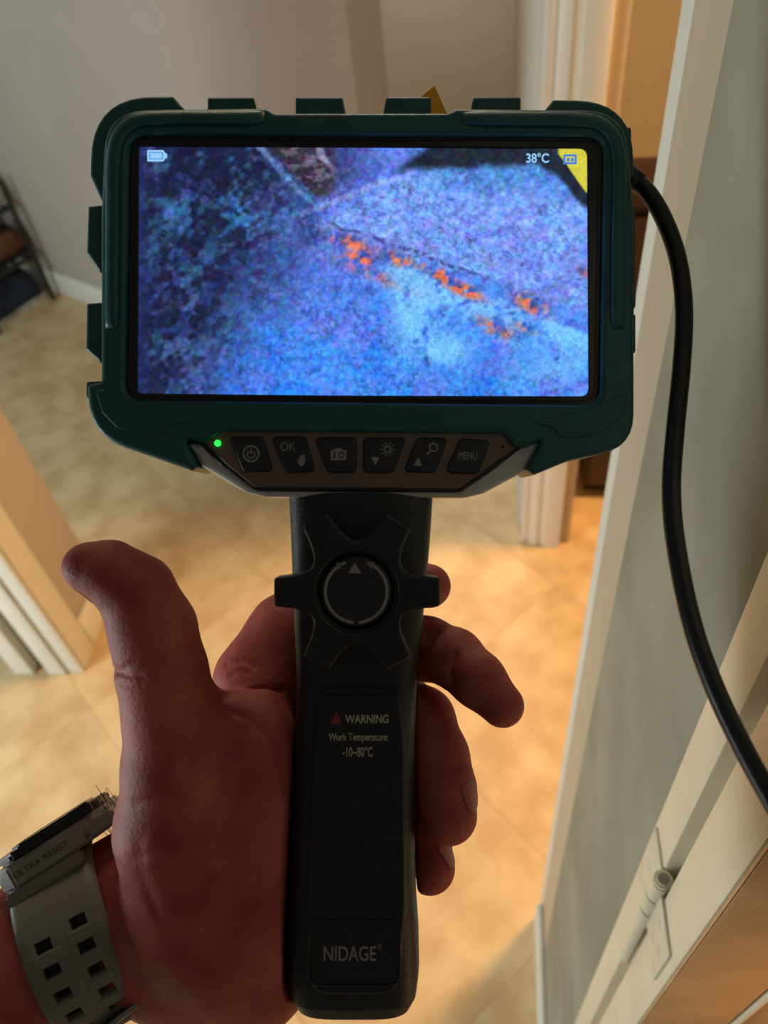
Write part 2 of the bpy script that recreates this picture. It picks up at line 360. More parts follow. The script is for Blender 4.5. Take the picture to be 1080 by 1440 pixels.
# bumper: green rubber guard round the screen
OPEN = rpoly([(180, 186, 26), (851, 189, 26), (845, 569, 26), (174, 562, 26)], 8)
OUT = rpoly([(147, 153, 62), (374, 150, 3), (386, 157, 3), (628, 157, 3), (642, 151, 3), (880, 153, 62), (893, 300, 10), (893, 470, 10), (893, 628, 66),
             (800, 648, 20), (752, 668, 4), (741, 660, 3), (764, 617, 6), (742, 629, 8), (722, 627, 6), (708, 609, 6), (312, 606, 6), (300, 613, 6), (285, 623, 6), (258, 615, 6),
             (276, 657, 3), (268, 662, 3), (205, 640, 50), (122, 612, 84), (122, 541, 4), (141, 536, 3), (141, 300, 4)], 6)
bump = flat('bumper', [OUT, OPEN], 3.0, 24, 1.6, M['green'], DEV, 3)
# the rear tier with its grip blocks
def block(pts, zf=-5.0, depth=17, bev=1.0): return flat('grip_block', [rpoly(pts, 9, 4)], zf, depth, bev, M['green'], bump)
for x0, x1, ch in ((291, 358, 9), (415, 482, 6), (541, 607, -4), (664, 733, -5)):
    a, b = (x0, x1+ch) if ch > 0 else (x0+ch, x1)
    block([(a, 168, 0), (x0 if ch > 0 else x0+2, 135), (x1, 135), (b, 168, 0)])
block([(250, 170, 0), (259, 152, 2), (243, 134), (128, 134, 92), (126, 246), (141, 280, 2), (170, 280, 0), (170, 170, 60)])
block([(150, 287, 2), (123, 289), (121, 355), (139, 382, 2), (150, 382, 0)])
block([(150, 424, 2), (121, 426), (120, 491), (139, 509, 2), (150, 509, 0)])
block([(150, 535, 2), (120, 536), (120, 560), (150, 562, 0)])
block([(770, 170, 0), (768, 152, 2), (778, 139), (891, 141, 82), (892, 244), (876, 262, 2), (850, 262, 0), (850, 170, 40)])
block([(870, 292, 2), (894, 290), (895, 432), (870, 434, 0)])
block([(870, 440, 2), (895, 441), (895, 496), (870, 498, 0)])
# raised bead round the upper corners of the guard
def bead(path, wpx, hmm, z0):
    P = [Vector(p) for p in path]; rings = []; n = len(P)
    for i, p in enumerate(P):
        d = (P[min(i+1, n-1)]-P[max(i-1, 0)]).normalized(); nn = Vector((-d.y, d.x))
        s = min(1, .35+i*.25, .35+(n-1-i)*.25)
        rg = []
        for a in np.linspace(0, PI, 9):
            q = p+nn*math.cos(a)*wpx/2*(.75+.25*s); v = L(q.x, q.y, z0+math.sin(a)**.7*hmm*s); rg.append(v)
        q = p; rg.append(L(p.x, p.y, z0-2)); rings.append(rg)
    v, f = lathe_loft(rings); me = mesh(v, f); bm = bmesh.new(); bm.from_mesh(me); bmesh.ops.recalc_face_normals(bm, faces=bm.faces); bm.to_mesh(me); bm.free(); return me
def smooth_path(pts, n=60):
    P = np.array([p[:] for p in pts], float); t = np.r_[0, np.cumsum(np.linalg.norm(np.diff(P, axis=0), axis=1))]
    m = np.zeros_like(P); m[1:-1] = (P[2:]-P[:-2])/(t[2:]-t[:-2])[:, None]; m[0] = (P[1]-P[0])/(t[1]-t[0]); m[-1] = (P[-1]-P[-2])/(t[-1]-t[-2])
    out = []
    for s in np.linspace(0, t[-1], n):
        i = min(np.searchsorted(t, s, 'right')-1, len(t)-2); h = t[i+1]-t[i]; u = (s-t[i])/h
        out.append((2*u**3-3*u**2+1)*P[i]+(u**3-2*u*u+u)*h*m[i]+(-2*u**3+3*u*u)*P[i+1]+(u**3-u*u)*h*m[i+1])
    return np.array(out)
obj('corner_bead', bead(smooth_path([(372, 165), (300, 165), (215, 166), (185, 172), (166, 192), (159, 225), (158, 330), (157, 462)]), 21, 2.4, 2.6), M['green'], bump)
obj('corner_bead', bead(smooth_path([(650, 166), (740, 167), (815, 168), (845, 174), (864, 194), (871, 226), (870, 330), (869, 462)]), 21, 2.4, 2.6), M['green'], bump)
flat('corner_step', [rpoly([(132, 545, 6), (165, 553, 12), (190, 572, 10), (300, 585, 20), (240, 598, 5), (228, 610, 5), (205, 612, 10), (165, 603, 20), (143, 580, 10)], 5)], 3.5, 1.5, .5, M['green'], bump)
flat('corner_step', [rpoly([(885, 550, 6), (855, 562, 12), (830, 578, 10), (740, 592, 20), (778, 602, 5), (788, 616, 5), (812, 616, 10), (850, 607, 20), (876, 584, 10)], 5)], 3.5, 1.5, .5, M['green'], bump)
# bezel and screen
flat('screen_bezel', [rpoly([(172, 178, 26), (858, 181, 26), (852, 577, 26), (166, 570, 26)], 6), rpoly([(195, 205, 3), (826, 208, 12), (828, 557, 12), (193, 555, 3)], 5)], .4, 3, .3, M['gloss'], DEV)
flat('screen_surround', [rpoly([(184, 190, 22), (847, 193, 22), (841, 565, 22), (178, 558, 22)], 6), rpoly([(189, 195, 20), (842, 198, 20), (836, 560, 20), (183, 553, 20)], 6)], .75, .4, .15, M['black'], DEV)
# the picture on the screen: a fine grid of glowing colour, computed
def vnoise(X, Y, sc, seed):
    g = np.random.default_rng(seed).random((256, 256)); x = X/sc; y = Y/sc
    xi = np.floor(x).astype(int); yi = np.floor(y).astype(int); fx = x-xi; fy = y-yi; fx = fx*fx*(3-2*fx); fy = fy*fy*(3-2*fy)
    G = lambda a, b: g[a % 256, b % 256]
    return (G(xi, yi)*(1-fx)+G(xi+1, yi)*fx)*(1-fy)+(G(xi, yi+1)*(1-fx)+G(xi+1, yi+1)*fx)*fy
def fbm(X, Y, sc, seed, o=4): return sum(vnoise(X, Y, sc/2**k, seed+k)*.5**k for k in range(o))/sum(.5**k for k in range(o))
sst = lambda a, b, x: (lambda t: t*t*(3-2*t))(np.clip((x-a)/(b-a), 0, 1))
nx, ny = 318, 176
gx, gy = np.meshgrid(np.linspace(193, 828, nx), np.linspace(204, 558, ny))
def picture(X, Y):
    wob = (fbm(X, Y, 60, 11)-.5)*50; wf = (fbm(X, Y, 22, 12)-.5)*24
    n1 = fbm(X, Y, 26, 21); n2 = fbm(X+.4*Y, Y, 8, 31, 2); n3 = fbm(X+.5*Y, Y*1.6-.4*X, 14, 41, 3); st = fbm(.8*X+.6*Y, 2.2*(Y-.45*X), 16, 45, 3)
    fine = n2-.5; col = np.zeros(X.shape+(3,))+np.array([27., 33, 66])
    def mix(m, r, g, b):
        nonlocal col; m = np.clip(m, 0, 1)[..., None]; col = col*(1-m)+np.array([r, g, b], float)*m
    lit = sst(-80, 125, (X-356)+.42*(Y-400)+wob*1.5+wf)           # dark at left, bright at right
    mix(lit*.97, 88, 122, 226)
    mix(lit*sst(340, 500, Y+.15*(X-500)+wob*.7), 66, 140, 250)
    # dim blue and teal specks over the dark side
    dim = 1-.75*lit
    mix(sst(.50, .68, n1+.5*fine)*dim*.42, 50, 78, 150); mix(sst(.54, .70, fbm(X+300, Y, 26, 51)+.45*fine)*sst(620, 260, X)*.36, 52, 112, 150)
    mix(sst(.56, .72, fbm(X, Y+200, 30, 61)+.4*fine)*.25, 104, 96, 176)
    for x, y, q in ((340, 300, 34), (345, 325, 30), (250, 300, 26), (330, 252, 20), (395, 300, 30), (275, 380, 22)): mix(np.exp(-((X-x)**2+(Y-y)**2)/q**2)*sst(.38, .6, n1+.4*fine)*.45, 60, 128, 186)
    # pale plateau at right with the ridge that bounds it
    edge = Y-(308-.62*(X-440)+.0004*(X-440)**2*.9)
    plat = sst(425, 455, X+wf*.4)*sst(-10, 14, (X-470)*.55+(Y-300)*.9+wf)*sst(10, -14, Y-(322+.345*(X-470))+wf*.5)*sst(200, 250, Y+.08*(X-500)+wf*.5)
    mix(plat*.9, 112, 148, 240); mix(plat*sst(.45, .6, st)*.6, 126, 168, 255); mix(plat*sst(.52, .7, fbm(X+50, Y, 46, 66))*.25, 122, 112, 210)
    mix(plat*sst(10, -30, Y-(268+.1*(X-600)))*sst(560, 640, X)*.7*(.4+st), 62, 128, 196)
    # bright sheet below the crack and in the middle
    below = sst(-4, 12, Y-(338+.36*(X-470))+wf*.5)
    sheet = np.exp(-((Y-(388+.30*(X-600)))/34)**2)*sst(520, 590, X)*below
    g = sheet+np.exp(-(((X-578)/24)**2+((Y-432)/44)**2))+.8*np.exp(-(((X-625)/44)**2+((Y-492)/26)**2))+.5*np.exp(-(((X-780)/60)**2+((Y-520)/50)**2))
    g = np.clip(g*sst(.30, .48, n1+.25*fine)*1.5, 0, 1); mix(g*.95, 116, 190, 255)
    mix(sst(.48, .62, fbm(X+90, Y+40, 60, 71)+.3*fine)*sst(420, 520, Y)*.6*lit*(1-g), 34, 112, 232)
    mix(sst(.54, .66, fbm(X+190, Y+140, 40, 72)+.4*fine)*sst(380, 460, Y)*.5*lit*(1-g), 104, 110, 206)
    # rock edges upper left and the dark hollow between them
    hol = sst(0, 14, (X-372)-.92*(Y-208)+wf*.6)*sst(478, 466, X+.1*(Y-210)+wf*.5)*sst(286, 272, Y+.1*(X-430)+wf*.4)
    mix(hol*.85, 54, 42, 50); mix(hol*sst(.5, .64, n3)*.6, 126, 118, 150); mix(hol*sst(8, 2, np.abs((X-452)-.6*(Y-215)+wf*.5))*.7, 150, 150, 190)
    mix(sst(545, 470, X+wf)*sst(455, 475, X)*sst(275, 240, Y)*.6, 62, 62, 110)
    mix(sst(9, 2, np.abs((X-366)-.92*(Y-208)+wf*.5))*sst(296, 276, Y)*.6, 112, 160, 216)
    mix(sst(9, 1, np.abs(Y-(300-.40*(X-430))+wf*.4))*sst(415, 435, X)*sst(590, 550, X)*.6, 158, 168, 232)
    # dark top right
    top = sst(7, -7, Y-(238-.04*(X-600))+wf*.5-sst(745, 830, X)**1.5*60)*sst(-8, 14, (X-556)+(Y-240)*1.25+wf*.6)
    mix(top*.93, 24, 31, 44); mix(sst(-10, 10, Y-205)*sst(16, 0, np.abs((X-600)+(Y-212)*1.5+12))*sst(232, 222, Y)*.5, 70, 120, 170)
    # jagged crack, rust below it
    yc = 316+.345*(X-470)+wf*.55
    mix(sst(5, 1, np.abs(Y-yc))*sst(455, 475, X)*sst(700, 650, X)*sst(.36, .56, n2)*.75, 52, 52, 112)
    og = np.zeros_like(X)
    for x, y, sx, sy, q in ((492, 342, 30, 11, .8), (505, 362, 20, 8, 1), (560, 366, 30, 10, .7), (618, 388, 28, 11, 1), (652, 408, 26, 9, 1.1), (748, 428, 22, 14, .9), (696, 462, 26, 12, .7), (740, 462, 20, 7, .5), (820, 382, 8, 7, .7), (520, 384, 60, 10, .4)):
        dx, dy = X-x, Y-y-.40*(X-x); og = np.maximum(og, np.exp(-((dx/sx)**2+(dy/sy)**2))*q)
    mix(og*1.7*sst(.38, .60, n2*.6+n3*.4)*.85, 206, 112, 84); mix(og*1.4*sst(.5, .36, n2)*.6, 70, 74, 150)
    # grain, worm-like dark specks, colour noise
    worm = sst(.09, .0, np.abs(fbm(X+.3*Y, Y-.3*X, 9, 84, 2)-.47))*sst(.4, .6, fbm(X, Y, 30, 85))
    col = col*(1-.22*worm[..., None]*(1-.5*g[..., None]))
    gr = 1.06+.42*fine*(1-.6*g)+.30*(vnoise(X+.3*Y, Y, 3.6, 81)-.5)*(1-.4*g)
    ch = np.stack([vnoise(X, Y, 6, 91)-.5, vnoise(X, Y, 6, 92)-.5, vnoise(X, Y, 6, 93)-.5], -1)*40*(.35+.65*np.clip(col.mean(-1)/150, 0, 1)[..., None])*(1-.6*g[..., None])
    col = col*gr[..., None]+ch
    mix(sst(222, 192, X)*.55, 34, 46, 104)
    mix(sst(2.5, -2.5, np.maximum(785-X, (Y-214)-1.38*(X-785)-2+wf*.25))*sst(274, 268, Y), 216, 208, 70)
    return np.clip(col, 3, 255)/255.
pc = picture(gx, gy); pl_ = np.where(pc <= .04045, pc/12.92, ((pc+.055)/1.055)**2.4)
verts = []
for j in range(ny):
    for i in range(nx): verts.append(L(gx[j, i], gy[j, i], -.3))
faces = [(j*nx+i, (j+1)*nx+i, (j+1)*nx+i+1, j*nx+i+1) for j in range(ny-1) for i in range(nx-1)]
me = mesh(verts, faces, False, 'screen'); ca = me.color_attributes.new('picture', 'FLOAT_COLOR', 'POINT')
ca.data.foreach_set('color', np.concatenate([pl_.reshape(-1, 3), np.ones((nx*ny, 1))], 1).astype(np.float32).ravel())
ms = emit('screen_picture', (1, 1, 1, 1), 1.0); nt = ms.node_tree; at = nt.nodes.new('ShaderNodeAttribute'); at.attribute_name = 'picture'
nz = nt.nodes.new('ShaderNodeTexNoise'); nz.inputs['Scale'].default_value = 1400; tcn = nt.nodes.new('ShaderNodeTexCoord')
mr = nt.nodes.new('ShaderNodeMapRange'); mr.inputs[1].default_value = .3; mr.inputs[2].default_value = .7; mr.inputs[3].default_value = .85; mr.inputs[4].default_value = 1.15
vm = nt.nodes.new('ShaderNodeVectorMath'); vm.operation = 'SCALE'
nt.links.new(tcn.outputs['Object'], nz.inputs['Vector']); nt.links.new(nz.outputs['Fac'], mr.inputs[0]); nt.links.new(mr.outputs[0], vm.inputs['Scale'])
nt.links.new(at.outputs['Color'], vm.inputs[0]); nt.links.new(vm.outputs[0], nt.nodes['Principled BSDF'].inputs['Emission Color'])
scr = tag(obj('screen', me, ms, DEV), 'lit screen with bluish picture of rough rock and orange specks')
ICON = emit('screen_icon', srgb(150, 205, 250), 1.0); ICOND = emit('screen_icon_dark', srgb(70, 130, 210), 1.0)
flat('battery_icon', [rpoly([(207, 211, 1), (230, 211, 2), (232, 215, 1), (235, 216, 1), (235, 222, 1), (232, 223, 1), (230, 227, 2), (207, 227, 1)], 3)], 0.0, .06, .01, ICON, scr)
flat('battery_outline', [[(210, 214), (229, 214), (229, 224), (210, 224)], [(211, 215), (228, 215), (228, 223), (211, 223)]], 0.06, .04, .0, ICOND, scr)
text('temperature_text', '38°C', 756, 222, 32, 14, 0.05, ICON, scr, bold=.02)
flat('memory_card_icon', [rpoly([(794, 217, 1), (811, 217, 1), (811, 231, 1), (792, 231, 1), (792, 220, 1)], 2), [(795, 220), (808, 220), (808, 228), (795, 228)]], 0.05, .05, .0, ICOND, scr)
flat('memory_card_bars', [[(797, 222), (801, 222), (801, 227), (797, 227)], [(803, 222), (807, 222), (807, 227), (803, 227)]], 0.05, .05, .0, ICOND, scr)
# lower housing, panel, buttons
flat('lower_housing', [rpoly([(262, 622, 4), (282, 655, 10), (345, 693, 24), (372, 699, 10), (655, 700, 14), (680, 694, 20), (742, 661, 10), (764, 618, 4)], 6)], -.6, 20, 1.5, M['silver'], DEV)
flat('panel_gasket', [rpoly([(272, 616, 3), (311, 656, 14), (357, 691, 20), (648, 693, 20), (692, 663, 14), (756, 612, 3)], 6)], .4, 4, .8, M['black'], DEV)
pan = flat('control_panel', [rpoly([(278, 612, 3), (317, 652, 14), (358, 685, 16), (646, 687, 16), (688, 656, 14), (750, 612, 3), (740, 600, 2), (290, 600, 2)], 6)], .9, 3, .4, M['panel'], DEV)
BT = [[(323, 615), (369, 615), (384, 662), (342, 663)], [(382, 615), (429, 615), (443, 663), (403, 664)], [(443, 616), (500, 616), (500, 664), (462, 664)],
      [(512, 617), (570, 616), (552, 664), (512, 664)], [(587, 617), (629, 617), (611, 664), (568, 663)], [(647, 618), (689, 620), (671, 666), (627, 664)]]
btn = []
for b in BT:
    c = sum((Vector(p) for p in b), Vector((0, 0)))/4
    g_ = [(c+(Vector(p)-c)*1.07) for p in b]
    flat('button_recess', [rpoly([tuple(p) for p in g_], 4, 8)], 1.0, .3, .05, M['gloss'], pan)
    btn.append(flat('button', [rpoly(b, 4, 7)], 1.7, 1.2, .35, M['button'], DEV))
Z = 1.78
def ic(name, cs, i, m='print'): return flat(name, cs, Z, .06, .0, M[m], btn[i])
ic('power_icon', [circ(353, 638, 12), circ(353, 638, 9.6)], 0)
ic('power_icon', [arc_strip(353, 639, 4.2, 6.2, -PI/2+.6, 1.5*PI-.6)], 0); ic('power_icon', [[(352, 631), (354, 631), (354, 639), (352, 639)]], 0)
text('ok_text', 'OK', 405, 628, 21, 12, Z, M['print'], btn[1])
ic('hand_icon', [rpoly([(417, 645, 1), (421, 648, 1), (421, 641, 1), (423, 641, 1), (423.5, 646, 0), (424, 639, 1), (426, 639, 1), (426.5, 646, 0), (427, 640, 1), (429, 640, 1), (429, 650, 2), (427, 655, 2), (421, 655, 2)], 2)], 1)
ic('camera_icon', [rpoly([(465, 633, 1), (470, 633, 1), (472, 630, 1), (480, 630, 1), (482, 633, 1), (487, 633, 1), (487, 647, 1), (465, 647, 1)], 2), circ(480, 640, 4.6, 20), [(469, 635), (471.5, 635), (471.5, 645), (469, 645)]], 2)
ic('camera_icon', [circ(480, 640, 3, 16)], 2)
ic('down_icon', [[(522, 643), (534, 643), (528, 654)]], 3)
ic('sun_icon', [circ(545, 632, 5.4, 20), circ(545, 632, 3.6, 20)], 3)
for k in range(10):
    a = k*PI/5; u = Vector((math.cos(a), math.sin(a))); n_ = Vector((-u.y, u.x))*.7; c = Vector((545, 632))
    ic('sun_ray', [[tuple(c+u*7+n_), tuple(c+u*10.5+n_), tuple(c+u*10.5-n_), tuple(c+u*7-n_)]], 3)
ic('up_icon', [[(582, 655), (594, 655), (588, 643)]], 4)
ic('magnifier_icon', [circ(609.5, 629, 6.6, 20), circ(609.5, 629, 4.6, 20)], 4); ic('magnifier_icon', [[(604, 633), (605.6, 634.6), (600.6, 641), (599, 639.4)]], 4)
text('menu_text', 'MENU', 658, 641, 26, 11, Z, M['print'], btn[5])
LED = emit('green_led', srgb(40, 255, 80), 1.6)
flat('indicator_light', [circ(305.5, 623, 4.6, 16)], 2.0, 1.2, .4, LED, DEV)
flat('microphone_hole', [circ(707, 628, 2.4, 12)], 1.0, .2, .02, M['gloss'], DEV)
# handle, lofted down its length
HY = [676, 700, 760, 830, 900, 960, 1040, 1120, 1200, 1260, 1300, 1360, 1395, 1414, 1424]
HL = [404, 406, 409, 412, 415, 417, 416, 412, 408, 405, 403, 403, 408, 418, 438]
HR = [611, 609, 605, 599, 592, 586, 584, 584, 584, 586, 589, 590, 586, 577, 556]
HF = [-2, 0, 1, 1.5, 1.5, 1.5, 1.5, 1.5, 1.5, 1.5, 1.5, 1.5, 0, -2, -6]
HB = [-30, -31, -32, -32, -32, -32, -33, -34, -34, -34, -34, -33, -32, -30, -24]
rings = []
for y in np.r_[np.linspace(676, 1380, 54), np.linspace(1386, 1424, 14)]:
    l, r, zf, zb_ = (np.interp(y, HY, q) for q in (HL, HR, HF, HB)); zc = (zf+zb_)/2; rg = []
    zsil = -9
    xl, xr = L(l, y, zsil).x, L(r, y, zsil).x; yy = L(500, y, zsil).y
    for a in np.linspace(0, 2*PI, 49)[:-1]:
        ca_, sa = math.cos(a), math.sin(a); e = .46
        rg.append(Vector(((xl+xr)/2+(xr-xl)/2*math.copysign(abs(ca_)**e, ca_), yy, (zc+(zf-zb_)/2*math.copysign(abs(sa)**e, sa))/1000.)))
    rings.append(rg)
v, f = lathe_loft(rings); me = mesh(v, f); bm = bmesh.new(); bm.from_mesh(me); bmesh.ops.recalc_face_normals(bm, faces=bm.faces); bm.to_mesh(me); bm.free()
hnd = obj('handle', sharp(me, 60), M['blackrub'], DEV)
flat('front_plate', [rpoly([(447, 976, 12), (561, 976, 12), (570, 1050, 30), (571, 1280, 30), (560, 1400, 30), (436, 1400, 30), (430, 1280, 30), (440, 1050, 30)], 6)], 2.4, 2.5, .9, M['blackrub'], hnd)
flat('groove', [rpoly([(447, 968, 3), (563, 968, 3), (560, 978, 3), (450, 978, 3)], 4)], 1.9, .8, .2, M['gloss'], hnd)
flat('logo_plate', [rpoly([(432, 1294, 20), (564, 1294, 20), (564, 1388, 20), (432, 1388, 20)], 8), rpoly([(435, 1297, 18), (561, 1297, 18), (561, 1385, 18), (435, 1385, 18)], 8)], 2.75, .6, .2, M['black'], hnd)
text('logo_text', 'NIDAGE', 492, 1341, 74, 21, 2.5, M['print'], hnd, bold=.012)
text('registered_mark', '®', 534, 1331, 7, 8, 2.5, M['print'], hnd)
lab = flat('warning_label', [rpoly([(458, 996, 5), (556, 996, 5), (552, 1075, 4), (466, 1074, 4)], 4)], 2.55, .12, .03, M['film'], hnd)
text('label_text', 'WARNING', 516, 1011, 61, 12, 2.63, M['warm_print'], lab, bold=.02)
text('label_text', 'Work Temperature:', 504, 1038, 84, 14, 2.63, M['warm_print'], lab, bold=.012)
text('label_text', '-10~80°C', 503, 1057, 42, 14, 2.63, M['warm_print'], lab, bold=.012)
flat('warning_triangle', [rpoly([(473, 1001, 1), (481.5, 1018, 1), (464.5, 1018, 1)], 2), [(472.3, 1006), (473.7, 1006), (473.3, 1013), (472.7, 1013)]], 2.65, .05, 0, M['red_print'], lab)
# knob
def gear(s=1.0, cx=502, cy=833):
    pts = []
    for k in range(6):
        a0 = k*PI/3
        for da, r, rad in ((-.17, 119, 5), (.17, 119, 5), (.27, 90, 10), (.40, 76, 12), (.524, 72.5, 20), (.647, 76, 12), (.777, 90, 10)):
            a = a0+da; pts.append((cx+r*s*math.cos(a), cy+r*s*math.sin(a), rad))
    return rpoly(pts, 4)
knob = flat('knob', [gear(), circ(502, 833, 57, 48)], 13, 9.5, 1.1, M['black'], DEV, 3)
flat('knob_ring', [circ(501, 832, 60, 48), circ(501, 832, 53, 48)], 11.8, 8, .9, M['black'], knob)
flat('knob_base', [circ(502, 833, 66, 40)], 4, 4, .5, M['black'], knob)
cap = flat('knob_cap', [circ(501, 832, 50.5, 48)], 12.2, 9, .9, M['button'], knob)
A = math.radians
for g_ in ([arc_strip(501, 832, 41.5, 45.5, A(95), A(250), 30)], [arc_strip(501, 832, 41.5, 45.5, A(-70), A(85), 30)], [[(484, 792), (477, 800), (473, 792)]], [[(516, 791), (527, 791), (522, 800)]]):
    flat('arrow_print', g_, 12.28, .06, 0, M['print'], knob)
flat('arrow_print', [[(499, 791), (508, 806), (490, 806)]], 12.28, .06, 0, M['print'], knob)
# port, cable, orange tab
flat('back_shell', [rpoly([(160, 166, 40), (862, 168, 40), (872, 620, 60), (150, 610, 60)], 6)], -2.8, 26, 2, M['black'], DEV)
flat('orange_tab', [[(592, 136), (611, 120), (629, 160), (590, 165)]], -29.5, .8, .1, M['orange'], DEV)
flat('port_bump', [rpoly([(868, 178, 3), (888, 178, 3), (889, 196, 3), (868, 196, 3)], 3)], -16, 6, .8, M['black'], DEV)
def tube(path, rad, n=14):
    P = [Vector(p) for p in path]; rings = []; up = Vector((0, 0, 1))
    for i, p in enumerate(P):
        d = (P[min(i+1, len(P)-1)]-P[max(i-1, 0)]).normalized(); a = d.cross(up).normalized(); b = a.cross(d)
        r = rad[i] if hasattr(rad, '__len__') else rad
        rings.append([p+a*r*math.cos(t)+b*r*math.sin(t) for t in np.linspace(0, 2*PI, n+1)[:-1]])
    return lathe_loft(rings)
cpath = [(850, 226, -19), (884, 246, -18), (913, 273, -15), (938, 318, -13), (955, 372, -10), (962, 440, -6), (958, 520, -1), (950, 600, 4), (944, 690, 10), (951, 770, 15), (974, 880, 22), (1004, 965, 28), (1044, 1050, 34), (1085, 1125, 40), (1150, 1240, 48), (1230, 1400, 55)]
sm = smooth_path(cpath, 110); pts = [L(*q) for q in sm]
v, f = tube(pts, .00268); tag(obj('cable', mesh(v, f), M['cable'], DEV), 'black flexible probe cable looping down at right')
v, f = tube(pts[0:6], [.0036]*3+[.0034, .0032, .003]); obj('strain_relief', mesh(v, f), M['black'], DEV)

# ------------------------------------------------------------------ hand: one continuous surface grown from a distance field
# frame of the wrist: u3 along the forearm, v3 across it, w3 toward the lens
PHI, TILT = 1.165, -.229; WA, WB = .0265, .0220
v3 = Vector((math.cos(PHI), -math.sin(PHI), 0)); u3 = Vector((math.sin(PHI)*math.cos(TILT), math.cos(PHI)*math.cos(TILT), math.sin(TILT))); w3 = u3.cross(v3)
if w3.z < 0: w3 = -w3
WC = Vector(((90-540)/F*(D+.028-WB), -(1363-720)/F*(D+.028-WB), -.028))
HS = 0.92                                   # grid step, mm
x0, x1, y0, y1, z0, z1 = -225., 45., -205., 12., -78., 48.
gx_ = np.arange(x0, x1, HS, np.float32); gy_ = np.arange(y0, y1, HS, np.float32); gz_ = np.arange(z0, z1, HS, np.float32)
PX, PY, PZ = np.meshgrid(gx_, gy_, gz_, indexing='ij')
def Lm(px, py, z): v = L(px, py, z)*1000; return np.array(v, np.float32)
def smin(a, b, k):
    h = np.clip(.5+.5*(b-a)/k, 0, 1); return b*(1-h)+a*h-k*h*(1-h)
def sub(lo, hi): return tuple(slice(max(0, int((l-o)/HS)), max(1, int((h-o)/HS)+2)) for l, h, o in zip(lo, hi, (x0, y0, z0)))
FAR = np.float32(60)
def chain(pts, k=4.0, flatz=None):          # pts: px, py, z mm, radius px
    d = np.full(PX.shape, FAR, np.float32); Q = [(Lm(p[0], p[1], p[2]), mm(p[3], p[2])*1000) for p in pts]
    for (a, ra), (b, rb) in zip(Q[:-1], Q[1:]):
        pad = max(ra, rb)+14; s = sub(np.minimum(a, b)-pad, np.maximum(a, b)+pad)
        X, Y, Zz = PX[s]-a[0], PY[s]-a[1], PZ[s]-a[2]; ab = b-a; L2 = float(ab@ab)
        t = np.clip((X*ab[0]+Y*ab[1]+Zz*ab[2])/L2, 0, 1)
        e = np.sqrt((X-t*ab[0])**2+(Y-t*ab[1])**2+(Zz-t*ab[2])**2)-(ra+(rb-ra)*t)
        d[s] = smin(d[s], e, k)
    return d
def ell(px, py, z, rx, ry, rz, rot=0):      # rx, ry px; rz mm; rot in the picture plane, degrees
    c = Lm(px, py, z); rx, ry = mm(rx, z)*1000, mm(ry, z)*1000; a = math.radians(-rot)
    X, Y, Zz = PX-c[0], PY-c[1], PZ-c[2]; u = X*math.cos(a)+Y*math.sin(a); w = -X*math.sin(a)+Y*math.cos(a)
    k0 = np.sqrt((u/rx)**2+(w/ry)**2+(Zz/rz)**2); return ((k0-1)*min(rx, ry, rz)).astype(np.float32)
thumb = chain([(122, 797, 6, 33.5), (154, 804, 5, 41), (192, 832, 3, 50), (215, 885, 1, 57.5), (228, 945, -1, 60), (240, 1005, -3, 63), (250, 1080, -6, 74), (258, 1160, -10, 92), (290, 1260, -16, 112)])
palm = ell(320, 1155, -17, 116, 176, 20, 4)
palm = smin(palm, ell(355, 1115, -12, 78, 132, 15, -4), 7)
palm = smin(palm, ell(340, 1290, -18, 120, 140, 22, 0), 10)
palm = smin(palm, chain([(250, 1330, -30, 92), (385, 960, -40, 58)], 4), 10)
palm = smin(palm, chain([(290, 1350, -34, 92), (450, 980, -52, 56)], 4), 10)
palm = smin(palm, chain([(330, 1360, -36, 85), (490, 1060, -52, 56)], 4), 10)
palm = smin(palm, chain([(350, 1345, -28, 88), (470, 1180, -46, 60)], 4), 10)
wx, wy, wz = PX-np.float32(WC.x*1000), PY-np.float32(WC.y*1000), PZ-np.float32(WC.z*1000)
wu = wx*u3.x+wy*u3.y+wz*u3.z; wv = wx*v3.x+wy*v3.y+wz*v3.z; ww = wx*w3.x+wy*w3.y+wz*w3.z
sc_ = (1+.0022*np.maximum(-wu-16, 0)).astype(np.float32)
wrist = (np.sqrt((wv/(25.4*sc_))**2+(ww/(21*sc_))**2)-1)*21*sc_; wrist = np.maximum(wrist, wu-30).astype(np.float32)
wj = WC+u3*.026
wrist = smin(wrist, chain([(222, 1272, -34, 100), (320, 1280, -26, 104)], 8), 8)
hand = smin(smin(palm, thumb, 7), wrist, 10)
index = chain([(366, 958, -40, 66), (408, 893, -46, 58), (470, 845, -50, 46), (545, 816, -44, 38), (603, 824, -32, 31)], 4)
middle = chain([(455, 980, -52, 54), (530, 900, -52, 47), (600, 912, -34, 43), (638, 926, -25, 41), (672, 956, -17, 37.5), (706, 992, -11, 31)], 3)
ringf = chain([(480, 1060, -54, 54), (560, 990, -48, 44), (594, 1012, -32, 44), (612, 1065, -24, 46), (622, 1110, -18, 46), (630, 1146, -14, 41)], 3)
pinky = chain([(465, 1170, -50, 52), (560, 1130, -46, 40), (594, 1175, -34, 38), (604, 1220, -27, 36)], 3)
hand = smin(hand, index, 3)
for fg in (middle, ringf, pinky): hand = smin(hand, fg, 1.2)
